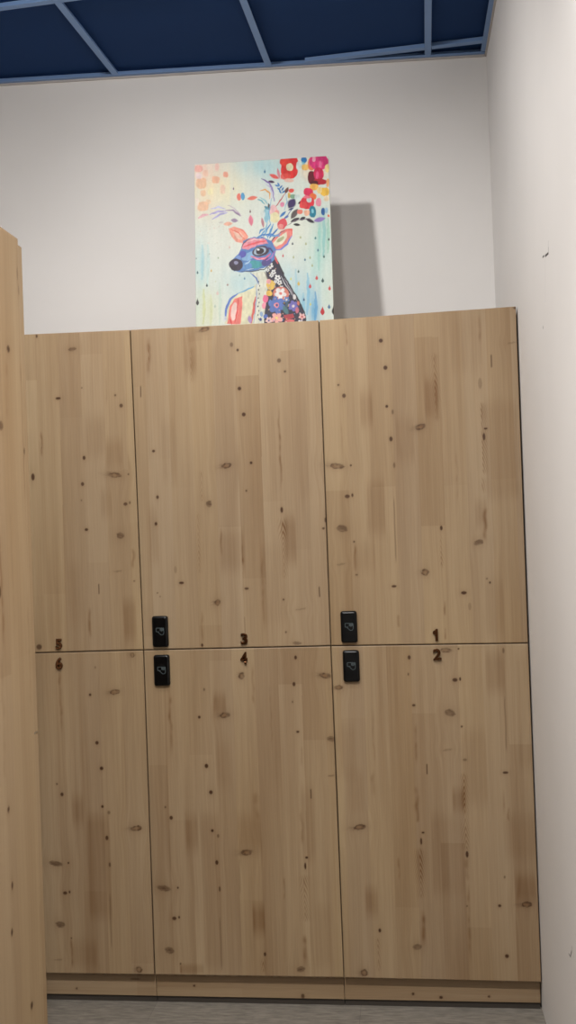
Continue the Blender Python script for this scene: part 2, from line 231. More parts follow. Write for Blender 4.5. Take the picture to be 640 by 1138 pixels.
def grid_slab(name, corners, thick, nu, nv, colour, mats, parent=None, bevel=0.0012, ease=None):
    """A board: finely gridded show face (corners bl, br, tr, tl), softened rim, plain sides and back.
    colour(P) gives the albedo of the show-face vertices."""
    bl, br, tr, tl = [np.array(c, float) for c in corners]
    th = np.array(thick, float)
    u = np.linspace(0, 1, nu); v = np.linspace(0, 1, nv)
    if ease: u = ease(u)
    U, V = np.meshgrid(u, v)
    U = U[..., None]; V = V[..., None]
    P = bl * (1 - U) * (1 - V) + br * U * (1 - V) + tr * U * V + tl * (1 - U) * V
    C = colour(P)
    n = th / np.linalg.norm(th)
    if bevel:
        P[0] += n * bevel; P[-1] += n * bevel; P[1:-1, 0] += n * bevel; P[1:-1, -1] += n * bevel
    idx = np.arange(nu * nv).reshape(nv, nu)
    quads = np.stack([idx[:-1, :-1], idx[:-1, 1:], idx[1:, 1:], idx[1:, :-1]], -1).reshape(-1, 4)
    loop = np.concatenate([idx[0, :], idx[1:, -1], idx[-1, -2::-1], idx[-2:0:-1, 0]])
    nl = len(loop)
    base = nu * nv
    Pf = P.reshape(-1, 3)
    back = np.array([bl + th, br + th, tr + th, tl + th])
    # rim ring copied to the back edge
    ringP = Pf[loop] + th - n * bevel
    verts = np.concatenate([Pf, ringP])
    cols = np.concatenate([C.reshape(-1, 3), C.reshape(-1, 3)[loop]])
    a = loop; b = np.roll(loop, -1); ra = base + np.arange(nl); rb = base + (np.arange(nl) + 1) % nl
    sides = np.stack([b, a, ra, rb], -1)
    faces = np.concatenate([quads, sides]).tolist()
    faces.append((base + np.arange(nl))[::-1].tolist())
    me = bpy.data.meshes.new(name)
    me.from_pydata(verts.tolist(), [], faces)
    at = me.color_attributes.new('grain', 'FLOAT_COLOR', 'POINT')
    rgba = np.ones((len(verts), 4), np.float32); rgba[:, :3] = cols
    at.data.foreach_set('color', rgba.ravel())
    me.update()
    return link(name, me, mats, parent)

# ------------------------------------------------------------------ materials
def new_mat(name):
    m = bpy.data.materials.new(name)
    m.use_nodes = True
    nt = m.node_tree
    return m, nt, nt.nodes['Principled BSDF']

def plain(name, rgb, rough=0.6, metal=0.0, bump=None, spec=0.5):
    m, nt, b = new_mat(name)
    b.inputs['Base Color'].default_value = (*rgb, 1)
    b.inputs['Roughness'].default_value = rough
    b.inputs['Metallic'].default_value = metal
    b.inputs['Specular IOR Level'].default_value = spec
    if bump:
        tc = nt.nodes.new('ShaderNodeTexCoord')
        n = nt.nodes.new('ShaderNodeTexNoise'); n.inputs['Scale'].default_value = bump[0]; n.inputs['Detail'].default_value = 4
        bp = nt.nodes.new('ShaderNodeBump'); bp.inputs['Strength'].default_value = bump[1]; bp.inputs['Distance'].default_value = 0.002
        nt.links.new(tc.outputs['Object'], n.inputs['Vector'])
        nt.links.new(n.outputs['Fac'], bp.inputs['Height'])
        nt.links.new(bp.outputs['Normal'], b.inputs['Normal'])
    return m

def attr_mat(name, rough, spec, fine_scale, fine_amt, coat=0.0):
    """colour from the board's own figure, times a fine procedural fibre"""
    m, nt, b = new_mat(name)
    at = nt.nodes.new('ShaderNodeAttribute'); at.attribute_name = 'grain'
    tc = nt.nodes.new('ShaderNodeTexCoord')
    mp = nt.nodes.new('ShaderNodeMapping'); mp.inputs['Scale'].default_value = fine_scale
    n = nt.nodes.new('ShaderNodeTexNoise'); n.inputs['Scale'].default_value = 1.0; n.inputs['Detail'].default_value = 5
    mr = nt.nodes.new('ShaderNodeMapRange')
    mr.inputs['From Min'].default_value = 0.3; mr.inputs['From Max'].default_value = 0.7
    mr.inputs['To Min'].default_value = 1 - fine_amt; mr.inputs['To Max'].default_value = 1 + fine_amt
    mx = nt.nodes.new('ShaderNodeVectorMath'); mx.operation = 'SCALE'
    L = nt.links.new
    L(tc.outputs['Object'], mp.inputs['Vector']); L(mp.outputs['Vector'], n.inputs['Vector'])
    L(n.outputs['Fac'], mr.inputs['Value'])
    L(at.outputs['Color'], mx.inputs[0]); L(mr.outputs['Result'], mx.inputs['Scale'])
    L(mx.outputs['Vector'], b.inputs['Base Color'])
    b.inputs['Roughness'].default_value = rough
    b.inputs['Specular IOR Level'].default_value = spec
    b.inputs['Coat Weight'].default_value = coat
    return m

M_PINE = attr_mat('pine_laminate', 0.5, 0.35, (330, 330, 9), 0.05)
M_PINE_H = attr_mat('pine_laminate_lengthwise', 0.5, 0.35, (9, 330, 330), 0.05)
M_CANVAS = attr_mat('painted_canvas', 0.55, 0.35, (420, 420, 420), 0.025)

def pine_plain():
    m, nt, b = new_mat('pine_carcass_board')
    tc = nt.nodes.new('ShaderNodeTexCoord')
    mp = nt.nodes.new('ShaderNodeMapping'); mp.inputs['Scale'].default_value = (60, 60, 1.6)
    n = nt.nodes.new('ShaderNodeTexNoise'); n.inputs['Scale'].default_value = 1; n.inputs['Detail'].default_value = 4
    cr = nt.nodes.new('ShaderNodeValToRGB')
    cr.color_ramp.elements[0].position = 0.3; cr.color_ramp.elements[0].color = (*PINE_DARK, 1)
    cr.color_ramp.elements[1].position = 0.65; cr.color_ramp.elements[1].color = (*PINE_LIGHT, 1)
    L = nt.links.new
    L(tc.outputs['Object'], mp.inputs['Vector']); L(mp.outputs['Vector'], n.inputs['Vector'])
    L(n.outputs['Fac'], cr.inputs['Fac']); L(cr.outputs['Color'], b.inputs['Base Color'])
    b.inputs['Roughness'].default_value = 0.5
    return m
M_CARCASS = pine_plain()
M_EDGE = plain('pine_edge_band', lin(*EDGE_RGB), 0.42)
M_LOCK = plain('black_lock_plastic', lin(2, 2, 3), 0.3, spec=0.3)
M_ICON = plain('grey_printed_symbol', lin(70, 80, 82), 0.6)
M_BRONZE = plain('dark_bronze', lin(92, 60, 38), 0.2, 1.0)
M_GLINT = plain('glint_metal', lin(205, 200, 190), 0.3, 1.0)
M_SHADOW_GAP = plain('dark_shadow_gap', lin(58, 52, 46), 0.6)
M_TILE = plain('navy_ceiling_tile', lin(*TILE_RGB), 0.85, bump=(260, 0.25), spec=0.2)
M_TEE = plain('slate_blue_tee', lin(*TEE_RGB), 0.5, spec=0.3)
M_TRIMW = plain('pale_shadow_moulding', lin(176, 170, 166), 0.6)

def wall_mat(name, marks=None):
    m, nt, b = new_mat(name)
    N = nt.nodes.new; L = nt.links.new
    geo = N('ShaderNodeNewGeometry')
    n1 = N('ShaderNodeTexNoise'); n1.inputs['Scale'].default_value = 2.2; n1.inputs['Detail'].default_value = 3
    L(geo.outputs['Position'], n1.inputs['Vector'])
    cr = N('ShaderNodeValToRGB')
    cr.color_ramp.elements[0].position = 0.35; cr.color_ramp.elements[0].color = (*lin(*WALL_A), 1)
    cr.color_ramp.elements[1].position = 0.65; cr.color_ramp.elements[1].color = (*lin(*WALL_B), 1)
    L(n1.outputs['Fac'], cr.inputs['Fac'])
    col = cr.outputs['Color']
    if marks:
        # scuffs and a hairline crack: distance to short segments in the wall's own plane
        sx = N('ShaderNodeSeparateXYZ'); L(geo.outputs['Position'], sx.inputs[0])
        cm = N('ShaderNodeCombineXYZ'); L(sx.outputs['Y'], cm.inputs[0]); L(sx.outputs['Z'], cm.inputs[1])
        def vm(op, a, bb):
            k = N('ShaderNodeVectorMath'); k.operation = op
            for i, q in enumerate((a, bb)):
                if q is None: continue
                if isinstance(q, tuple): k.inputs[i].default_value = q
                else: L(q, k.inputs[i])
            return k
        def ma(op, a, bb, clamp=False):
            k = N('ShaderNodeMath'); k.operation = op; k.use_clamp = clamp
            for i, q in enumerate((a, bb)):
                if q is None: continue
                if isinstance(q, (int, float)): k.inputs[i].default_value = q
                else: L(q, k.inputs[i])
            return k.outputs[0]
        total = None
        for (y1, z1, y2, z2, w, d) in marks:
            ba = (y2 - y1, z2 - z1, 0.0)
            ll = ba[0] ** 2 + ba[1] ** 2
            pa = vm('SUBTRACT', cm.outputs[0], (y1, z1, 0.0)).outputs[0]
            h = ma('DIVIDE', vm('DOT_PRODUCT', pa, ba).outputs['Value'], ll, True)
            sc = N('ShaderNodeVectorMath'); sc.operation = 'SCALE'; sc.inputs[0].default_value = ba; L(h, sc.inputs['Scale'])
            dist = vm('LENGTH', vm('SUBTRACT', pa, sc.outputs[0]).outputs[0], None).outputs['Value']
            mr = N('ShaderNodeMapRange'); mr.interpolation_type = 'SMOOTHSTEP'
            mr.inputs['From Min'].default_value = w * 0.8; mr.inputs['From Max'].default_value = w * 2.3
            mr.inputs['To Min'].default_value = d; mr.inputs['To Max'].default_value = 0
            L(dist, mr.inputs['Value'])
            total = mr.outputs['Result'] if total is None else ma('MAXIMUM', total, mr.outputs['Result'])
        mx = N('ShaderNodeMix'); mx.data_type = 'RGBA'
        L(total, mx.inputs['Factor']); L(col, mx.inputs['A'])
        mx.inputs['B'].default_value = (0.012, 0.009, 0.007, 1)
        col = mx.outputs['Result']
    L(col, b.inputs['Base Color'])
    b.inputs['Roughness'].default_value = 0.75
    b.inputs['Specular IOR Level'].default_value = 0.25
    n2 = N('ShaderNodeTexNoise'); n2.inputs['Scale'].default_value = 190; n2.inputs['Detail'].default_value = 3
    L(geo.outputs['Position'], n2.inputs['Vector'])
    bp = N('ShaderNodeBump'); bp.inputs['Strength'].default_value = 0.12; bp.inputs['Distance'].default_value = 0.001
    L(n2.outputs['Fac'], bp.inputs['Height']); L(bp.outputs['Normal'], b.inputs['Normal'])
    return m
M_WALL = wall_mat('white_wall_paint')
M_WALL_R = wall_mat('white_wall_paint_scuffed', MARKS)

def floor_mat():
    m, nt, b = new_mat('grey_vinyl_planks')
    N = nt.nodes.new; L = nt.links.new
    geo = N('ShaderNodeNewGeometry')
    mp = N('ShaderNodeMapping'); mp.inputs['Location'].default_value = (0.325, 0.095, 0)
    L(geo.outputs['Position'], mp.inputs['Vector'])
    br = N('ShaderNodeTexBrick')
    br.inputs['Scale'].default_value = 1.0
    br.inputs['Brick Width'].default_value = 0.65; br.inputs['Row Height'].default_value = 0.18
    br.inputs['Mortar Size'].default_value = 0.0006; br.inputs['Mortar Smooth'].default_value = 0.3
    br.offset = 0.5
    br.inputs['Color1'].default_value = (*lin(*FLOOR_A), 1)
    br.inputs['Color2'].default_value = (*lin(*FLOOR_B), 1)
    br.inputs['Mortar'].default_value = (*lin(92, 87, 81), 1)
    L(mp.outputs['Vector'], br.inputs['Vector'])
    ms = N('ShaderNodeMapping'); ms.inputs['Scale'].default_value = (16, 95, 1)
    L(geo.outputs['Position'], ms.inputs['Vector'])
    n = N('ShaderNodeTexNoise'); n.inputs['Scale'].default_value = 1; n.inputs['Detail'].default_value = 7; n.inputs['Roughness'].default_value = 0.68
    L(ms.outputs['Vector'], n.inputs['Vector'])
    mr = N('ShaderNodeMapRange'); mr.inputs['From Min'].default_value = 0.3; mr.inputs['From Max'].default_value = 0.7
    mr.inputs['To Min'].default_value = 0.55; mr.inputs['To Max'].default_value = 1.42
    L(n.outputs['Fac'], mr.inputs['Value'])
    sc = N('ShaderNodeVectorMath'); sc.operation = 'SCALE'
    L(br.outputs['Color'], sc.inputs[0]); L(mr.outputs['Result'], sc.inputs['Scale'])
    L(sc.outputs['Vector'], b.inputs['Base Color'])
    b.inputs['Roughness'].default_value = 0.5
    return m
M_FLOOR = floor_mat()

# ------------------------------------------------------------------ room shell
WX0, WX1, WY0 = -0.92, X_WALL, -5.6
yb = lambda x: (0.581 - 0.056 * (1.004 - x / 1.2)) * 1.2 + 0.004    # back wall runs slightly askew to the lockers
def slab(name, pts, z0, z1, mat):
    bm = bmesh.new(); add_prism(bm, pts, z0, z1)
    return tag(bm_obj(name, bm, mat), kind='structure')
ZT = Z_CEIL + 0.32
slab('floor', [(WX0 - .1, WY0 - .1), (WX1 + .1, WY0 - .1), (WX1 + .1, yb(WX1) + .1), (WX0 - .1, yb(WX0) + .1)], -0.1, 0.0, M_FLOOR)
slab('wall_back', [(WX0 - .1, yb(WX0 - .1)), (WX1 + .1, yb(WX1 + .1)), (WX1 + .1, yb(WX1) + .12), (WX0 - .1, yb(WX0) + .12)], 0, ZT, M_WALL)
slab('wall_right', [(WX1, WY0), (WX1 + .1, WY0), (WX1 + .1, yb(WX1) + .12), (WX1, yb(WX1))], 0, ZT, M_WALL_R)
slab('wall_left', [(WX0 - .1, WY0), (WX0, WY0), (WX0, yb(WX0)), (WX0 - .1, yb(WX0) + .1)], 0, ZT, M_WALL)
slab('wall_front', [(WX0 - .1, WY0 - .1), (WX1 + .1, WY0 - .1), (WX1 + .1, WY0), (WX0 - .1, WY0)], 0, ZT, M_WALL)

# suspended ceiling: navy tiles lying a little above the flanges of a slate-blue grid
slab('ceiling', [(WX0, WY0), (WX1, WY0), (WX1, yb(WX1)), (WX0, yb(WX0))], Z_CEIL + 0.020, Z_CEIL + 0.05, M_TILE)

def tee(name, a, b, w=0.024, web=0.020):
    a = Vector((*a, 0)); b = Vector((*b, 0)); d = (b - a).normalized(); n = Vector((-d.y, d.x, 0))
    bm = bmesh.new()
    q = [a - n * w / 2, b - n * w / 2, b + n * w / 2, a + n * w / 2]
    add_prism(bm, [(p.x, p.y) for p in q], Z_CEIL, Z_CEIL + 0.003)
    q = [a - n * .004, b - n * .004, b + n * .004, a + n * .004]
    add_prism(bm, [(p.x, p.y) for p in q], Z_CEIL + 0.003, Z_CEIL + web)
    return tag(bm_obj(name, bm, M_TEE), kind='structure')

def on_line(p, q, y):
    return (p[0] + (q[0] - p[0]) * (y - p[1]) / (q[1] - p[1]), y)
mains = [((-.184, .025), (-.157, .502)), ((.312, .117), (.327, .532)), ((.815, .210), (.822, .552))]
k = 1
MX = []
for (p, q) in mains:
    p = (p[0] * 1.2, p[1] * 1.2); q = (q[0] * 1.2, q[1] * 1.2)
    e = on_line(p, q, yb(q[0]) - 0.002); s = on_line(p, q, -4.9)
    MX.append((p, q))
    tee('trim_%d' % k, s, e); k += 1
def on_main(i, y): return on_line(*MX[i], y)
# cross tees (each bay between mains), cut at a slight angle near the back wall
def cross(y0, sl, x0, x1):
    global k
    tee('trim_%d' % k, (x0, y0 + sl * x0), (x1, y0 + sl * x1), web=0.018); k += 1
for j in range(0, 7):
    yy = 0.679 if j == 0 else 0.022 - 0.6 * (j - 1)
    for (x0, x1) in ((WX0 + .01, on_main(0, yy)[0] - .012), (on_main(0, yy)[0] + .012, on_main(1, yy)[0] - .012),
                     (on_main(1, yy)[0] + .012, on_main(2, yy)[0] - .012), (on_main(2, yy)[0] + .012, WX1 - .02)):
        if j == 0 and x1 < 0.5: continue
        if j == 0: x0 = max(x0, 0.53)
        cross(yy, -0.0726, x0, x1)
# wall angles
def angle(name, a, b, inward):
    bm = bmesh.new()
    a = Vector((*a, 0)); b = Vector((*b, 0)); i = Vector((*inward, 0))
    q = [a, b, b + i * .022, a + i * .022]
    add_prism(bm, [(p.x, p.y) for p in q], Z_CEIL - .0005, Z_CEIL + .0025)
    q = [a, b, b + i * .002, a + i * .002]
    add_prism(bm, [(p.x, p.y) for p in q], Z_CEIL + .0025, Z_CEIL + .022)
    return tag(bm_obj(name, bm, M_TEE), kind='structure')
angle('trim_%d' % k, (WX0, yb(WX0) - .001), (WX1, yb(WX1) - .001), (0.045, -1)); k += 1
angle('trim_%d' % k, (WX1 - .001, WY0), (WX1 - .001, yb(WX1) - .03), (-1, 0)); k += 1
# pale bead where the walls meet the grid
bm = bmesh.new()
add_prism(bm, [(WX0, yb(WX0) - .007), (WX1 - .008, yb(WX1) - .007), (WX1 - .008, yb(WX1) - .0005), (WX0, yb(WX0) - .0005)], Z_CEIL - .008, Z_CEIL - .0008)
add_prism(bm, [(WX1 - .007, WY0), (WX1 - .0005, WY0), (WX1 - .0005, yb(WX1) - .0006), (WX1 - .007, yb(WX1) - .0006)], Z_CEIL - .008, Z_CEIL - .0008)
tag(bm_obj('trim_%d' % k, bm, M_TRIMW), kind='structure'); k += 1

# ------------------------------------------------------------------ locker columns
GAP = 0.0018
DT = 0.020
DEPTH = 0.53

def rounded_rect(w, h, r, n=5):
    pts = []
    for cx, cz, a0 in ((w / 2 - r, h / 2 - r, 0), (-w / 2 + r, h / 2 - r, 90), (-w / 2 + r, -h / 2 + r, 180), (w / 2 - r, -h / 2 + r, 270)):
        for i in range(n + 1):
            a = math.radians(a0 + 90 * i / n)
            pts.append((cx + r * math.cos(a), cz + r * math.sin(a)))
    return pts

def loft(bm, rings, mat=0, cap=True):
    vr = [[bm.verts.new(p) for p in r] for r in rings]
    n = len(vr[0])
    for a, b in zip(vr, vr[1:]):
        for i in range(n):
            f = bm.faces.new([a[i], a[(i + 1) % n], b[(i + 1) % n], b[i]]); f.material_index = mat; f.smooth = True
    if cap:
        f = bm.faces.new(vr[-1]); f.material_index = mat
        f = bm.faces.new(vr[0][::-1]); f.material_index = mat

def make_lock(cx, cz, parent, ny=-1, y0=0.0):
    """black touch pad: rounded body with a sloped chamfer, printed card-and-hand symbol"""
    w, h = 0.0505, 0.0975
    bm = bmesh.new()
    rings = []
    for (s, y) in ((0.0, 0.0), (0.0, 0.0085), (0.0008, 0.0102), (0.0058, 0.0135)):
        rings.append([(cx + x, y0 + ny * y, cz + z) for x, z in rounded_rect(w - 2 * s, h - 2 * s, 0.0075 - s * .5)])
    loft(bm, rings)
    yf = y0 + ny * 0.0136
    def plate(poly, t=0.0003):
        vs = [bm.verts.new((cx + x, yf, cz + z)) for x, z in poly]
        ve = [bm.verts.new((cx + x, yf + ny * t, cz + z)) for x, z in poly]
        n = len(poly)
        fs = [bm.faces.new(ve), bm.faces.new(vs[::-1])] + [bm.faces.new([vs[i], vs[(i + 1) % n], ve[(i + 1) % n], ve[i]]) for i in range(n)]
        for f in fs: f.material_index = 1
    def stroke(pts, wd):
        for (a, b) in zip(pts, pts[1:]):
            a = Vector(a); b = Vector(b); d = (b - a).normalized(); q = Vector((-d.y, d.x)) * wd / 2
            plate([tuple(a - q), tuple(b - q), tuple(b + q), tuple(a + q)])
    o = -0.001                                       # symbol sits a little above the middle
    # card outline on the left
    stroke([(-0.002, o + .001), (-0.0115, o + .001), (-0.0115, o + .0125), (0.0005, o + .0125)], 0.0017)
    # four fingers, back of the hand, thumb
    for i, (l) in enumerate((0.010, 0.0115, 0.011, 0.009)):
        x = 0.0018 + i * 0.0031
        plate([(x - .0011, o + .0135 - l), (x + .0011, o + .0135 - l), (x + .0011, o + .0130), (x, o + .0137), (x - .0011, o + .0130)])
    stroke([(0.0127, o + .012), (0.0134, o - .003), (0.0105, o - .0085), (0.004, o - .0095), (0.0, o - .006), (-0.004, o - .0015), (-0.0065, o - .001)], 0.0016)
    return tag(bm_obj('lock_pad', bm, [M_LOCK, M_ICON], parent), 'black touch lock with a grey card and hand symbol')

def make_digit(n, cx, cz, w, h, parent):
    if n == 1:                                   # a bold one: stem with a short flag
        cu = bpy.data.curves.new('digit', 'CURVE'); cu.dimensions = '2D'; cu.fill_mode = 'BOTH'
        pts = [(0.28, 0.0), (0.56, 0.0), (0.56, 0.72), (0.34, 0.72), (0.22, 0.62), (0.02, 0.60), (-0.04, 0.50), (0.06, 0.42), (0.26, 0.46)]
        sp = cu.splines.new('POLY'); sp.points.add(len(pts) - 1); sp.use_cyclic_u = True
        for q, (px, py) in zip(sp.points, pts): q.co = (px, py, 0, 1)
    else:
        cu = bpy.data.curves.new('digit', 'FONT')
        cu.body = str(n); cu.size = 1.0
    cu.extrude = 0.05; cu.bevel_depth = 0.03; cu.bevel_resolution = 4; cu.offset = 0.008
    cu.resolution_u = 6
    t = bpy.data.objects.new('digit', cu); COL.objects.link(t)
    bpy.context.view_layer.update()
    me = bpy.data.meshes.new_from_object(t.evaluated_get(bpy.context.evaluated_depsgraph_get()))
    bpy.data.objects.remove(t); bpy.data.curves.remove(cu)
    me.materials.clear()
    co = np.empty(len(me.vertices) * 3); me.vertices.foreach_get('co', co); co = co.reshape(-1, 3)
    lo = co.min(0); hi = co.max(0)
    out = np.empty_like(co)
    out[:, 0] = cx + ((co[:, 0] - lo[0]) / (hi[0] - lo[0]) - .5) * w
    out[:, 2] = cz + ((co[:, 1] - lo[1]) / (hi[1] - lo[1]) - .5) * h
    out[:, 1] = -((co[:, 2] - lo[2]) / (hi[2] - lo[2])) * 0.008
    me.vertices.foreach_set('co', out.ravel())
    me.polygons.foreach_set('use_smooth', [True] * len(me.polygons))
    me.update()
    return tag(link('number', me, M_BRONZE, parent), 'bronze number %d' % n)

def carcass(x0, x1, y0, y1, z0, zm, z1, t=0.018):
    bm = bmesh.new()
    add_box(bm, x0, x0 + t, y0, y1, z0, z1)
    add_box(bm, x1 - t, x1, y0, y1, z0, z1)
    add_box(bm, x0 + t, x1 - t, y0, y1, z1 - t, z1)
    add_box(bm, x0 + t, x1 - t, y0, y1, z0, z0 + t)
    add_box(bm, x0 + t, x1 - t, y0, y1, zm - t / 2, zm + t / 2)
    add_box(bm, x0 + t, x1 - t, y1 - .006, y1, z0 + t, z1 - t)
    return bm

col_labels = {
    0: 'leftmost pine locker column, numbered 5 and 6, half hidden by the cabinet end',
    1: 'middle pine locker column numbered 3 and 4, under the canvas',
    2: 'pine locker column numbered 1 and 2, against the right wall',
}
numbers = {0: (5, 6), 1: (3, 4), 2: (1, 2)}
for ci in range(3):
    xa, xb = TOP[ci][0], TOP[ci + 1][0]
    x0 = [-0.6, 0.0, 0.6][ci] + 0.0008; x1 = [0.0, 0.6, 1.2][ci] - 0.0008
    root = empty('locker', ((x0 + x1) / 2, DEPTH / 2, 0))
    tag(root, col_labels[ci], 'locker', 'pine locker columns along the back wall')
    z_top = [2.1445, 2.1385, 2.1385][ci]
    bm = carcass(x0, x1, DT + .0015, DEPTH, 0.09, 1.126, z_top)
    bm_obj('carcass', bm, M_CARCASS, root)
    for up in (1, 0):
        lo, hi = (MID, TOP) if up else (BOT, MID)
        gl = gr = GAP
        c = [(lo[ci][0] + gl, 0, lo[ci][1] + (GAP if up else 0)), (lo[ci + 1][0] - gr, 0, lo[ci + 1][1] + (GAP if up else 0)),
             (hi[ci + 1][0] - gr, 0, hi[ci + 1][1] - (0 if up else GAP)), (hi[ci][0] + gl, 0, hi[ci][1] - (0 if up else GAP))]
        F = near(FEAT, c[0][0], c[1][0], c[0][2], c[2][2])
        sd = 20 + ci * 3 + up
        d = grid_slab('door', c, (0, DT, 0), 370, 460, lambda P: pine(P[..., 0], P[..., 2], sd, F), M_PINE, root)
        num = numbers[ci][0 if up else 1]
        make_digit(num, *DIG[num], d)
        lx, lz = LOCK.get(num, (-0.539, 1.187 if up else 1.0655))
        make_lock(lx, lz, d)
    # recessed plinth with the grain lying lengthwise, dark-coloured strip standing in for the shadow gap below
    F = {'K': [f for f in PKN if x0 - .05 < f[0] < x1 + .05]}
    F = {'K': [(f[1], f[0], f[3], f[2], f[4]) for f in F['K']]}
    grid_slab('plinth', [(x0, Y_PLINTH, .021), (x1, Y_PLINTH, .021), (x1, Y_PLINTH, .0885), (x0, Y_PLINTH, .0885)], (0, .018, 0),
              180, 40, lambda P: pine(P[..., 2] + 3, P[..., 0], 60 + ci, {'K': [(f[0] + 3, *f[1:]) for f in F['K']]}, 0.4), M_PINE_H, root)
    bm = bmesh.new()
    add_box(bm, x0, x1, Y_PLINTH + .007, Y_PLINTH + .024, 0.0, .0205, 0.0008)
    bm_obj('shadow_gap_strip', bm, M_SHADOW_GAP, root)

# ------------------------------------------------------------------ cabinet end on the left
X0C = -0.56
YB = -1.062                     # front edge of the side panel (doors hang on the far side of it)
root = empty('locker_cabinet', ((X0C + PANEL_X) / 2, -1.35, 0))
tag(root, 'tall pine cabinet at far left, seen end-on with its plain side panel towards us', 'locker')
bm = carcass(X0C, PANEL_X - .019, -1.62, YB - .001, 0.06, 1.086, 2.1455)
bm_obj('carcass', bm, M_CARCASS, root)
def panel_col(P): return pine(P[..., 1], P[..., 2], 91, LPAN, 0.16)
grid_slab('side_panel', [(PANEL_X, -1.62, 0), (PANEL_X, YB, 0), (PANEL_X, YB, 2.1464), (PANEL_X, -1.62, 2.1464)], (-.018, 0, 0),
          170, 560, panel_col, M_PINE, root, bevel=0.0008)
for (za, zb) in ((1.0915, 2.1345), (0.055, 1.0875)):
    def dcol(P): return pine(P[..., 0] + 5, P[..., 2], 95, {}, 0.0725)
    d = grid_slab('door', [(PANEL_X - .002, YB + .0245, za), (X0C + .002, YB + .0245, za), (X0C + .002, YB + .0245, zb), (PANEL_X - .002, YB + .0245, zb)],
              (0, -.022, 0), 200, 120, dcol, M_PINE, root)
bm = bmesh.new()
add_box(bm, PANEL_X - .016, PANEL_X - .001, YB + .004, YB + .022, 1.0880, 1.0910, 0.0008)  # bright tab added to imitate the glint between the doors
tag(bm_obj('gap_glint', bm, M_GLINT, root), 'small bright metal tab added for the glint in the door gap')
bm = bmesh.new()
add_box(bm, X0C + .01, PANEL_X - .02, YB - .05, YB - .02, 0.0, 0.0595)
bm_obj('plinth', bm, M_CARCASS, root)

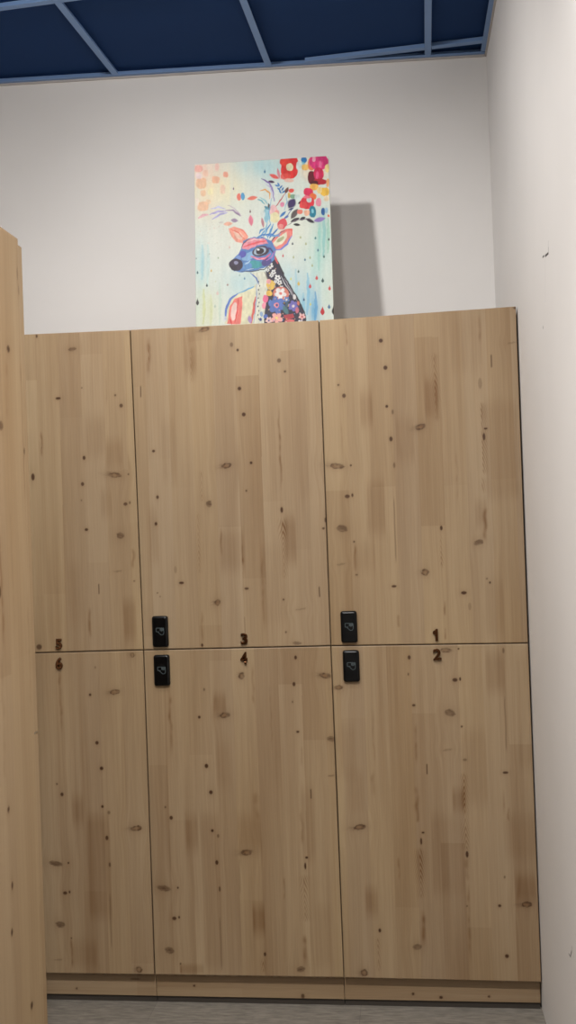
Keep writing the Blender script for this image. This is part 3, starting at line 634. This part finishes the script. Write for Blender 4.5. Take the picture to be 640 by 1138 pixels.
# ------------------------------------------------------------------ canvas
def paint():
    """a generic bright deer portrait with flowering antlers, as an albedo raster on the canvas face.
    Drawing units: about 400 x 478 over the part above the locker edge; origin top left."""
    nu, nv = 300, 402
    VIS = 0.923
    u = np.linspace(0, 1, nu); v = np.linspace(1, 0, nv) / VIS       # row 0 = bottom
    U, V = np.meshgrid(u, v)
    XL0 = 28 + 5 * V; XR0 = 427 + 15 * V
    X = XL0 + U * (XR0 - XL0)
    Y = (48 - 26 * U) * (1 - V) + (525 - 25 * U) * V
    s = lambda c: lin(*c)
    img = np.ones((nv, nu, 3)) * s((228, 235, 224))
    wx = 1.3 * vnoise(X / 9, Y / 9, 301) ; wy = 1.3 * vnoise(X / 9, Y / 9, 302)
    XX = X + wx; YY = Y + wy
    def put(m, c, a=1.0, vary=0.0):
        nonlocal img
        cc = s(c)
        if vary:
            cc = cc * (1 + vary * vnoise(X / 5, Y / 11, 303)[..., None])
        m = (m * a)[..., None]
        img = img * (1 - m) + cc * m
    def blob(x, y, rx, ry, c, a=1.0):
        st = 0.75 + 0.35 * vnoise(X / 10, Y / 60, 304)
        put(np.clip(np.exp(-((X - x) / rx) ** 2 - ((Y - y) / ry) ** 2) * st, 0, 1), c, a)
    def ell(x, y, rx, ry, c, a=1.0, rot=0, vary=.12, soft=1.2, sq=2.0):
        ca, sa = math.cos(math.radians(rot)), math.sin(math.radians(rot))
        p = (XX - x) * ca + (YY - y) * sa; q = -(XX - x) * sa + (YY - y) * ca
        d = (np.abs(p / rx) ** sq + np.abs(q / ry) ** sq) ** (1 / sq)
        e = soft / min(rx, ry)
        put(1 - sstep(1 - e * .5, 1 + e * .5, d), c, a, vary)
    def leaf(x, y, l, w, rot, c, a=1.0):
        ca, sa = math.cos(math.radians(rot)), math.sin(math.radians(rot))
        p = ((X - x) * ca + (Y - y) * sa) / l; q = (-(X - x) * sa + (Y - y) * ca) / w
        d = np.abs(q) - np.clip(1 - p * p, 0, 1)
        put((1 - sstep(-0.25, 0.25, d)) * (np.abs(p) < 1.05), c, a, .1)
    def drop(x, y, w, h, c, a=1.0):
        t = np.clip((Y - (y - h)) / (2 * h), 0, 1)
        hw = w * np.sin(math.pi * t ** 1.7) + 1e-3
        inside = (Y > y - h) & (Y < y + h)
        put((1 - sstep(hw - .6, hw + .6, np.abs(X - x))) * inside, c, a)
    def stroke(pts, w, c, a=1.0, taper=True, vary=.12):
        d = np.full_like(X, 1e9); tt = np.zeros_like(X)
        n = len(pts) - 1
        for i, ((x1, y1), (x2, y2)) in enumerate(zip(pts, pts[1:])):
            bx, by = x2 - x1, y2 - y1
            h = np.clip(((XX - x1) * bx + (YY - y1) * by) / (bx * bx + by * by + 1e-9), 0, 1)
            q = np.hypot(XX - x1 - h * bx, YY - y1 - h * by)
            m = q < d
            d = np.where(m, q, d); tt = np.where(m, (i + h) / n, tt)
        ww = w / 2 * ((0.45 + 0.55 * np.sin(math.pi * np.clip(tt, .02, .98))) if taper else 1)
        put(1 - sstep(ww - .7, ww + .7, d), c, a, vary)
    def poly(pts, c, a=1.0, vary=.15, soft=1.0):
        inside = np.zeros(X.shape, bool); d = np.full_like(X, 1e9)
        n = len(pts)
        for i in range(n):
            (x1, y1), (x2, y2) = pts[i], pts[(i + 1) % n]
            cond = ((y1 > YY) != (y2 > YY))
            with np.errstate(divide='ignore', invalid='ignore'):
                xi = (x2 - x1) * (YY - y1) / (y2 - y1 + 1e-12) + x1
            inside ^= cond & (XX < xi)
            bx, by = x2 - x1, y2 - y1
            h = np.clip(((XX - x1) * bx + (YY - y1) * by) / (bx * bx + by * by + 1e-9), 0, 1)
            d = np.minimum(d, np.hypot(XX - x1 - h * bx, YY - y1 - h * by))
        sd = np.where(inside, -d, d)
        put(1 - sstep(-soft, soft, sd), c, a, vary)
    def flower(x, y, r, c, cc, n=5):
        for i in range(n):
            t = 2 * math.pi * i / n + .3
            ell(x + r * .62 * math.cos(t), y + r * .62 * math.sin(t), r * .42, r * .36, c, 1, math.degrees(t))
        ell(x, y, r * .27, r * .27, cc)
    # ---- ground washes
    for b in ((90, 115, 75, 75, (255, 243, 196), .95), (60, 62, 62, 50, (252, 212, 198), .75), (60, 170, 40, 50, (252, 226, 196), .6),
              (215, 50, 60, 36, (180, 222, 228), .8), (262, 66, 34, 40, (176, 220, 226), .7), (120, 270, 90, 60, (240, 240, 226), .7),
              (330, 250, 80, 60, (235, 238, 220), .7), (408, 268, 24, 90, (150, 212, 202), .85), (392, 350, 40, 90, (180, 225, 216), .6),
              (345, 460, 42, 80, (120, 194, 222), .9), (385, 485, 16, 60, (84, 168, 214), .8), (48, 350, 20, 74, (180, 222, 224), .85),
              (150, 400, 60, 60, (200, 226, 224), .6), (190, 392, 50, 36, (170, 214, 224), .6), (60, 485, 40, 60, (226, 230, 180), .8),
              (300, 395, 36, 60, (160, 210, 226), .65), (270, 130, 40, 60, (222, 233, 228), .5), (370, 110, 60, 60, (226, 236, 226), .7),
              (40, 470, 14, 50, (205, 225, 215), .6), (425, 430, 14, 60, (205, 230, 214), .6)):
        blob(*b)
    st = vnoise(X / 7, Y / 70, 305)
    img *= (1 + 0.035 * st)[..., None]
    for (x, y, h, c, a) in ((412, 250, 70, (120, 196, 196), .5), (398, 300, 60, (150, 214, 200), .5), (425, 260, 50, (140, 206, 176), .5), (365, 430, 60, (100, 180, 220), .55),
                            (352, 470, 40, (130, 196, 224), .5), (388, 470, 45, (70, 158, 212), .7), (52, 340, 50, (170, 214, 224), .6), (68, 350, 60, (196, 228, 224), .6),
                            (56, 470, 50, (214, 220, 150), .6), (78, 480, 45, (222, 228, 176), .6), (104, 460, 60, (196, 222, 206), .5), (330, 420, 60, (150, 206, 226), .5)):
        stroke([(x, y - h), (x + 2, y), (x - 1, y + h)], 9, c, a)
    # ---- pale petals, top left
    for e in ((41, 60, 13, 11, (250, 170, 160), .85), (62, 74, 9, 11, (251, 196, 170), .7), (92, 94, 12, 12, (249, 176, 140), .9), (122, 78, 8, 9, (246, 150, 122), .95),
              (96, 54, 6, 15, (250, 190, 180), .8), (49, 104, 17, 18, (250, 190, 150), .9), (113, 122, 8, 15, (250, 206, 186), .9), (54, 134, 9, 10, (250, 190, 150), .8),
              (54, 174, 18, 15, (250, 194, 156), .95), (41, 82, 10, 9, (250, 226, 230), .9), (70, 160, 8, 8, (251, 206, 166), .8), (36, 160, 6, 12, (252, 236, 226), .8),
              (100, 150, 12, 10, (252, 244, 214), .7), (76, 130, 8, 10, (254, 246, 190), .8)):
        ell(e[0], e[1], e[2] * .92, e[3] * .92, e[4], e[5] * .82, soft=4, sq=3.2)
    for (pts, w, c) in (([(74, 198), (98, 190), (122, 188)], 6, (188, 180, 228)), ([(83, 212), (104, 198), (126, 192)], 6, (184, 178, 226)), ([(78, 182), (100, 176), (120, 182)], 5, (206, 206, 240)),
                        ([(40, 209), (54, 201), (68, 199)], 8, (244, 190, 196)), ([(122, 186), (146, 186), (169, 203)], 3.4, (168, 140, 178)), ([(128, 170), (150, 182), (169, 203)], 2.4, (200, 180, 200)),
                        ([(140, 186), (158, 198), (166, 204)], 2.5, (130, 100, 140))):
        stroke(pts, w, c)
    leaf(129, 226, 14, 6, -6, (246, 186, 160)); leaf(148, 216, 11, 6, 6, (168, 146, 172)); leaf(108, 222, 8, 3, -10, (200, 190, 190), .6)
    for i in range(46):
        x = 40 + rng.uniform(0, 110); y = 222 + rng.uniform(0, 70)
        ell(x, y, 1.2, 2.0, ((215, 205, 190), (205, 220, 205), (235, 205, 190))[i % 3], .6)
    # ---- antlers: sprays of strokes and leaves
    ell(161, 146, 6.5, 11, (242, 130, 112), 1, 0); ell(173, 144, 6, 12, (92, 166, 212), 1, 0)
    leaf(201, 149, 16, 6, -10, (240, 128, 108)); stroke([(218, 152), (230, 158), (238, 166)], 5, (104, 178, 190))
    drop(145, 120, 2, 5, (120, 90, 130)); drop(195, 188, 2.4, 6, (120, 84, 90)); leaf(197, 216, 17, 7, 84, (234, 130, 152))
    stroke([(234, 94), (252, 104), (262, 126), (266, 158)], 5, (150, 132, 194)); stroke([(240, 104), (256, 118), (260, 150)], 2.5, (200, 190, 226))
    stroke([(224, 126), (240, 122), (252, 134), (254, 150)], 4.5, (240, 170, 88)); stroke([(224, 148), (240, 156), (250, 172)], 4, (150, 204, 214))
    leaf(258, 100, 10, 4, 10, (74, 44, 76)); stroke([(228, 90), (242, 98), (252, 102)], 4, (120, 90, 160))
    leaf(266, 84, 16, 6, 24, (236, 98, 92)); leaf(279, 75, 17, 4, 78, (220, 140, 150)); leaf(288, 82, 12, 3, 100, (240, 160, 150))
    for (x, y, r) in ((279, 108, 60), (286, 116, -50), (280, 122, 40), (291, 122, -60), (274, 112, 20), (294, 130, -40), (284, 130, 60)):
        leaf(x, y, 7, 2.6, r, (62, 130, 192))
    leaf(303, 126, 11, 5, -64, (112, 70, 62)); stroke([(300, 132), (284, 156), (268, 178)], 3, (190, 82, 92)); stroke([(300, 134), (304, 160), (296, 186)], 3, (150, 190, 220))
    leaf(318, 165, 17, 12, -56, (62, 38, 98)); leaf(347, 161, 12, 5, -24, (32, 26, 32)); leaf(326, 196, 18, 8, -56, (96, 86, 84))
    leaf(328, 214, 15, 5, -24, (34, 30, 36)); leaf(333, 228, 11, 4, 6, (34, 30, 36)); leaf(350, 210, 10, 5, -26, (40, 34, 46)); leaf(372, 216, 15, 5, 26, (44, 38, 50))
    leaf(400, 213, 18, 7, -14, (152, 128, 194)); leaf(292, 197, 13, 4, -44, (62, 128, 196)); leaf(316, 182, 9, 3, -20, (60, 60, 110)); leaf(302, 206, 9, 3, -30, (90, 120, 190))
    stroke([(300, 232), (330, 214), (372, 210)], 2.2, (120, 100, 120)); stroke([(284, 232), (300, 206), (324, 176)], 2.4, (90, 110, 170))
    ell(290, 226, 13, 17, (226, 84, 92), 1, 24); ell(286, 234, 8, 9, (244, 160, 150), .8, 24)
    ell(264, 187, 12, 18, (244, 196, 196)); ell(274, 194, 7, 10, (236, 150, 140), .8); ell(268, 207, 14, 16, (240, 231, 184)); leaf(251, 176, 12, 4, 84, (92, 84, 82)); ell(290, 168, 7, 8, (236, 150, 180))
    ell(243, 200, 9, 22, (152, 202, 218)); leaf(232, 222, 16, 4, 80, (190, 130, 140)); leaf(244, 178, 9, 4, 30, (90, 150, 170)); stroke([(256, 234), (250, 196), (258, 150)], 3, (130, 180, 214)); ell(232, 196, 8, 12, (222, 232, 226), .8)
    def ellq(x, y, rx, ry, c, a=1.0, rot=0, vary=.14, soft=1.4):
        ell(x, y, rx * .93, ry * .93, c, a, rot, vary, soft, 2.35)
    # ---- flowers, top right
    ellq(384, 64, 44, 38, (244, 226, 198), .7, soft=20)
    ellq(311, 60, 27, 33, (228, 50, 46), 1, 0, .25); ellq(300, 40, 18, 14, (232, 64, 50)); ellq(325, 46, 14, 22, (226, 44, 46)); ellq(300, 84, 16, 10, (236, 80, 72), .9); ellq(312, 56, 11, 12, (238, 226, 186)); ellq(310, 96, 14, 6, (246, 180, 160), .7)
    ellq(354, 34, 9, 10, (36, 118, 182)); ellq(350, 46, 8, 6, (110, 190, 210), .8); ellq(358, 56, 13, 10, (250, 202, 112)); ellq(340, 52, 9, 14, (220, 236, 230), .9)
    ellq(376, 46, 11, 22, (240, 128, 92)); ellq(398, 40, 30, 26, (226, 54, 126), 1, 0, .3); ellq(384, 31, 5, 10, (250, 172, 192)); ellq(402, 52, 5, 16, (240, 110, 160)); ellq(416, 40, 6, 16, (206, 40, 110)); ellq(422, 60, 6, 13, (246, 222, 152))
    ellq(377, 88, 12, 21, (112, 16, 36)); ellq(397, 76, 16, 21, (216, 32, 88), 1, 0, .3); ellq(401, 100, 21, 10, (186, 26, 46)); ellq(384, 104, 12, 8, (90, 14, 30)); ellq(393, 80, 5, 12, (244, 90, 140))
    ellq(415, 130, 15, 14, (246, 196, 76)); ellq(384, 116, 14, 11, (250, 190, 92)); ellq(400, 126, 8, 10, (250, 222, 150)); ellq(424, 104, 5, 14, (250, 180, 120))
    ellq(367, 131, 15, 13, (230, 46, 92)); ellq(380, 144, 11, 10, (246, 122, 62)); ellq(364, 163, 22, 20, (226, 46, 62), 1, 0, .25); ellq(352, 170, 12, 11, (232, 70, 70)); ellq(369, 154, 8, 8, (202, 216, 212)); ellq(342, 190, 9, 8, (240, 130, 112)); ellq(364, 146, 12, 5, (244, 120, 140))
    ellq(317, 127, 8, 6, (236, 82, 72)); ellq(311, 141, 5, 9, (222, 182, 92)); ellq(322, 144, 9, 7, (132, 172, 142)); ellq(334, 146, 8, 9, (214, 230, 226))
    ellq(397, 161, 9, 14, (246, 152, 172)); ellq(379, 190, 11, 19, (28, 130, 156)); ellq(379, 188, 4, 7, (134, 206, 222)); ellq(362, 193, 9, 10, (250, 190, 160)); ellq(410, 189, 6, 12, (38, 98, 162)); ellq(420, 186, 5, 10, (160, 200, 224)); ellq(427, 202, 4, 4, (240, 110, 80)); ellq(420, 150, 8, 10, (250, 226, 190))
    # ---- rain of drops
    R = [(250, 80, 'k'), (430, 35, 't'), (535, 45, 'k'), (355, 80, 'o'), (450, 130, 'b'), (497, 180, 'g'), (175, 175, 'r'), (348, 205, 'b'), (258, 185, 'o'), (405, 250, 'o'), (297, 297, 'g'),
         (237, 355, 'y'), (298, 390, 'Y'), (388, 410, 'R'), (440, 345, 'R'), (487, 365, 'G'), (541, 425, 'R'), (340, 515, 'n'), (390, 550, 'y'), (537, 567, 'B'), (313, 30, 'o'), (388, 188, 'o')]
    colr = dict(k=(70, 76, 84), t=(50, 120, 130), o=(180, 186, 140), b=(84, 124, 150), g=(40, 86, 80), r=(206, 80, 86), y=(216, 216, 120), Y=(222, 190, 86), R=(212, 62, 66), G=(36, 70, 70), n=(40, 60, 110), B=(66, 116, 160))
    for (x, y, kx) in R:
        big = kx in 'YRGB'
        drop(x * .375 + 226.7, y * .375 + 253.3, 4.0 if big else 2.7, 8 if big else 5.5, colr[kx], .95)
    drop(408.6, 478, 6.2, 14, (198, 34, 44)); drop(441, 476, 5, 14, (22, 22, 26))
    for (x, y, w, h, c) in ((65, 310, 2.4, 6, (60, 96, 104)), (140, 410, 2.8, 6, (50, 56, 60)), (65, 540, 4.4, 11, (62, 58, 56)), (175, 295, 2.6, 5, (222, 190, 110)), (305, 405, 2.4, 4.5, (170, 130, 120)),
                            (440, 355, 2.6, 4.5, (96, 140, 170)), (230, 195, 2.2, 4, (170, 190, 160)), (160, 165, 2, 3.6, (190, 196, 180)), (225, 470, 4, 7, (232, 206, 196)), (205, 570, 3, 6, (190, 206, 190)),
                            (55, 200, 1.8, 4, (160, 170, 166)), (400, 330, 2, 4, (150, 180, 176)), (210, 380, 2, 4, (214, 220, 190)), (320, 110, 2, 5, (226, 190, 176))):
        drop(x * .375 + 13.3, y * .375 + 253.3, w, h, c)
    drop(238, 68, 2.6, 7, (56, 116, 160))
    # ---- the animal: chest and shoulder
    poly([(120, 520), (122, 480), (136, 446), (160, 430), (200, 414), (214, 402), (216, 450), (210, 520)], (230, 226, 190))
    poly([(126, 520), (134, 470), (150, 446), (172, 440), (170, 480), (166, 520)], (242, 128, 116)); ell(147, 484, 9, 27, (250, 214, 204), 1, 8); stroke([(160, 446), (156, 480), (150, 516)], 4, (226, 80, 80))
    stroke([(121, 505), (123, 478), (136, 448), (158, 432)], 8, (98, 130, 206)); stroke([(158, 432), (186, 420), (206, 410)], 5, (120, 178, 216)); stroke([(210, 440), (206, 475), (199, 516)], 7, (222, 98, 92)); leaf(194, 506, 12, 6, 80, (176, 146, 196)); stroke([(134, 506), (140, 520)], 5, (220, 60, 60)); ell(120, 505, 6, 8, (220, 226, 230), .7)
    # neck, dark and dressed with blossom
    poly([(262, 312), (282, 350), (300, 392), (332, 440), (352, 476), (362, 525), (232, 525), (240, 460), (249, 400), (240, 366), (252, 345)], (48, 42, 62))
    poly([(196, 370), (238, 366), (249, 400), (241, 460), (234, 525), (204, 525), (212, 450), (216, 400)], (226, 227, 208)); stroke([(196, 370), (213, 386), (220, 404)], 5, (96, 128, 190)); stroke([(238, 368), (252, 400), (246, 430)], 4, (120, 110, 100))
    for i in range(10): ell(220 + (i % 2) * 3 - i * .3, 396 + i * 12, 1.7, 2.6, (60, 64, 90))
    stroke([(214, 400), (213, 450), (206, 515)], 3, (150, 170, 206)); ell(228, 490, 5, 8, (120, 160, 210), .8); ell(226, 506, 4, 5, (60, 80, 150))
    stroke([(266, 314), (284, 352), (302, 392), (334, 440), (356, 484), (360, 515)], 5, (34, 28, 38)); stroke([(266, 318), (276, 342)], 6, (226, 90, 96))
    stroke([(286, 380), (300, 404), (320, 434)], 2, (236, 236, 240)); stroke([(296, 386), (316, 420), (338, 456)], 1.8, (190, 180, 190))
    for (x, y, r) in ((254, 350, 9), (264, 368, 8), (276, 384, 9), (258, 378, 6), (282, 398, 7), (270, 396, 5), (247, 362, 5), (288, 412, 6)):
        flower(x, y, r, (238, 238, 236), (60, 56, 70))
    ell(256, 406, 13, 14, (236, 194, 92)); ell(250, 396, 7, 7, (240, 170, 170)); ell(252, 430, 9, 8, (238, 190, 80)); ell(286, 432, 23, 22, (220, 128, 110)); flower(285, 430, 17, (244, 240, 238), (220, 120, 110))
    ell(240, 446, 8, 12, (238, 110, 150)); ell(236, 466, 6, 9, (244, 150, 170))
    flower(273, 464, 25, (88, 118, 190), (238, 160, 176), 6); ell(273, 464, 8, 8, (230, 140, 160)); ell(274, 464, 4, 4, (60, 70, 130))
    flower(322, 466, 15, (116, 108, 186), (230, 214, 220), 6); flower(303, 448, 9, (96, 130, 190), (240, 230, 220)); leaf(300, 478, 15, 7, 60, (72, 120, 128)); leaf(304, 462, 11, 5, 100, (60, 90, 110))
    flower(274, 502, 17, (246, 176, 168), (250, 220, 140)); flower(250, 508, 10, (240, 200, 196), (90, 90, 150)); ell(240, 496, 6, 6, (80, 110, 190)); poly([(294, 492), (322, 488), (326, 500), (300, 506)], (190, 62, 74)); ell(312, 510, 14, 6, (220, 110, 110)); flower(348, 496, 10, (244, 190, 186), (200, 70, 70)); ell(334, 478, 5, 8, (200, 110, 130)); flower(344, 514, 8, (232, 226, 232), (80, 70, 110)); ell(326, 440, 5, 8, (230, 226, 226)); ell(338, 458, 4, 6, (214, 120, 96))
    for i in range(60):
        x = 250 + rng.uniform(0, 100); y = 350 + rng.uniform(0, 170)
        if x < 262 + (y - 330) * .52 and x > 242:
            ell(x, y, 1.5, 1.5, ((236, 236, 236), (240, 180, 160), (120, 160, 210), (236, 200, 110))[i % 4], .9)
    # ears
    poly([(130, 241), (148, 234), (176, 244), (190, 262), (184, 278), (172, 284), (152, 280), (138, 262)], (246, 164, 142)); poly([(144, 248), (164, 250), (176, 262), (170, 274), (156, 270)], (250, 206, 184)); stroke([(136, 242), (160, 252), (178, 272)], 3, (236, 110, 92)); stroke([(150, 236), (174, 246), (186, 260)], 3, (236, 120, 100))
    poly([(252, 284), (268, 260), (296, 241), (318, 239), (319, 262), (306, 286), (284, 304), (262, 304)], (240, 140, 130)); poly([(262, 284), (280, 264), (304, 250), (304, 266), (290, 284), (272, 294)], (236, 232, 204)); ell(284, 272, 14, 5, (160, 164, 116), .8, -38); stroke([(262, 303), (286, 302), (306, 284), (317, 262)], 5, (122, 134, 212)); stroke([(254, 284), (270, 262), (296, 246)], 4, (110, 90, 110)); stroke([(300, 242), (318, 242), (317, 260)], 4, (240, 90, 80))
    # head
    poly([(174, 276), (196, 266), (230, 264), (258, 276), (271, 302), (268, 330), (246, 352), (212, 363), (170, 369), (146, 366), (135, 350), (142, 332), (160, 315), (170, 296)], (92, 134, 194))
    poly([(170, 286), (194, 268), (238, 270), (250, 284), (216, 290), (190, 302), (172, 300)], (242, 152, 166)); stroke([(176, 294), (206, 284), (244, 276)], 6, (238, 96, 104)); stroke([(186, 280), (206, 272), (230, 272)], 4, (250, 206, 206)); stroke([(168, 298), (176, 282), (192, 270)], 3, (110, 80, 90))
    ell(190, 322, 22, 11, (142, 186, 226), 1, -24); ell(172, 316, 12, 9, (92, 92, 184), 1, -30); ell(208, 346, 22, 11, (70, 160, 166)); ell(186, 350, 14, 12, (100, 150, 206)); ell(244, 338, 16, 12, (84, 74, 140), 1, -30); stroke([(196, 334), (180, 346)], 4, (180, 210, 236)); ell(160, 326, 8, 6, (120, 150, 210), 1, -30)
    ell(226, 307, 25, 15, (70, 50, 66), 1, -14); ell(224, 306, 19, 11, (170, 188, 206), 1, -14); ell(224, 306, 12, 10, (44, 28, 38)); ell(219, 302, 3.4, 2.6, (236, 236, 240)); stroke([(198, 322), (216, 330), (238, 328), (254, 314)], 6, (234, 104, 140)); stroke([(204, 326), (222, 332), (242, 326)], 2, (250, 200, 210)); stroke([(240, 296), (256, 300), (264, 312)], 5, (70, 60, 120)); stroke([(244, 334), (260, 322), (268, 306)], 5, (170, 120, 190))
    ell(153, 347, 21, 18, (52, 38, 62)); ell(146, 356, 10, 7, (40, 28, 46)); ell(153, 341, 7, 5, (150, 150, 182)); stroke([(168, 366), (200, 366), (236, 360), (256, 346)], 3, (50, 46, 70)); stroke([(180, 362), (206, 358)], 2, (200, 220, 236))
    # tuft between the antlers
    for (p, c) in (([(235, 264), (244, 242), (254, 226)], (70, 142, 206)), ([(246, 268), (256, 246), (262, 228)], (92, 160, 214)), ([(252, 268), (266, 252), (278, 240)], (62, 124, 196)), ([(225, 266), (234, 250), (242, 240)], (120, 180, 220)),
                   ([(216, 264), (238, 258), (262, 256)], (60, 128, 200)), ([(244, 262), (262, 260), (282, 262)], (76, 140, 206)), ([(240, 256), (240, 240), (246, 222)], (150, 200, 226)), ([(222, 256), (226, 246), (236, 238)], (90, 150, 206)), ([(258, 262), (270, 262), (284, 254)], (110, 170, 220))):
        stroke(p, 5, c)
    img *= (1 + 0.04 * vnoise(X / 3, Y / 3, 306))[..., None]
    return np.clip(img * ART_GAIN, 0, 1), nu, nv

ART, ANU, ANV = paint()
tl, tr, bl, br = [np.array(c) for c in CANV]
nrm = np.cross(br - bl, tl - bl); nrm /= np.linalg.norm(nrm)      # faces the room
if nrm[1] > 0: nrm = -nrm
lift = np.array([0, 0, 0.0008])
root = empty('canvas_print', tuple((bl + br) / 2 - nrm * 0.01))
tag(root, 'colourful deer painting on stretched canvas, standing on top of the middle lockers', 'painting')
grid_slab('painted_face', [bl + lift, br + lift, tr + lift, tl + lift], tuple(-nrm * 0.0035), ANU, ANV, lambda P: ART, M_CANVAS, root, bevel=0.0008)
# stretcher frame behind the cloth
M_BAR = plain('raw_stretcher_wood', lin(196, 170, 130), 0.7)
ex = (br - bl) / np.linalg.norm(br - bl); ez = (tl - bl) / np.linalg.norm(tl - bl)
w_, h_ = np.linalg.norm(br - bl), np.linalg.norm(tl - bl)
bm = bmesh.new()
for (a0, a1, b0, b1) in ((0, w_, 0, .035), (0, w_, h_ - .035, h_), (0, .035, .035, h_ - .035), (w_ - .035, w_, .035, h_ - .035)):
    vs = []
    for t in (0.0036, 0.019):
        for (a, b) in ((a0, b0), (a1, b0), (a1, b1), (a0, b1)):
            vs.append(bm.verts.new(bl + lift + ex * a + ez * b - nrm * t))
    for q in ((0, 1, 2, 3), (7, 6, 5, 4), (0, 4, 5, 1), (1, 5, 6, 2), (2, 6, 7, 3), (3, 7, 4, 0)):
        bm.faces.new([vs[i] for i in q])
bm_obj('stretcher_frame', bm, M_BAR, root)

# ------------------------------------------------------------------ light
def spot(name, loc, target, power, angle, blend, radius, rgb):
    l = bpy.data.lights.new(name, 'SPOT'); l.energy = power; l.spot_size = math.radians(angle); l.spot_blend = blend
    l.shadow_soft_size = radius; l.color = rgb
    o = bpy.data.objects.new(name, l); COL.objects.link(o); o.location = loc
    o.rotation_euler = (Vector(target) - Vector(loc)).to_track_quat('-Z', 'Y').to_euler()
    return o
def area(name, loc, target, power, size, rgb):
    l = bpy.data.lights.new(name, 'AREA'); l.energy = power; l.shape = 'DISK'; l.size = size; l.color = rgb
    o = bpy.data.objects.new(name, l); COL.objects.link(o); o.location = loc
    o.rotation_euler = (Vector(target) - Vector(loc)).to_track_quat('-Z', 'Y').to_euler()
    return o
for L_ in LIGHTS_SPOT: spot(*L_)
for L_ in LIGHTS_AREA: area(*L_)
w = bpy.data.worlds.new('room_world'); scene.world = w; w.use_nodes = True
w.node_tree.nodes['Background'].inputs['Color'].default_value = (0.9, 0.93, 1, 1)
w.node_tree.nodes['Background'].inputs['Strength'].default_value = 0.0

# ------------------------------------------------------------------ camera
cam = bpy.data.cameras.new('camera')
cam.sensor_fit = 'VERTICAL'; cam.sensor_height = 36.0
cam.lens = 1135.38 / 1138.0 * 36.0
cam.clip_start = 0.05
co = bpy.data.objects.new('camera', cam); COL.objects.link(co)
Rm = Matrix(((0.99289424, -0.11351302, 0.03571856), (0.11364011, 0.99352078, -0.00154187), (-0.03531211, 0.00558997, 0.9993607)))
# camera axes: right, up, backwards
R3 = Matrix((Rm.col[0], Rm.col[2], -Rm.col[1])).transposed()
co.matrix_world = Matrix.Translation((0.8407, -3.1651, 1.5305)) @ R3.to_4x4()
scene.camera = co

vs = scene.view_settings
vs.view_transform = 'Standard'; vs.look = 'None'; vs.gamma = 1.0; vs.use_curve_mapping = False
vs.exposure = EXPOSURE
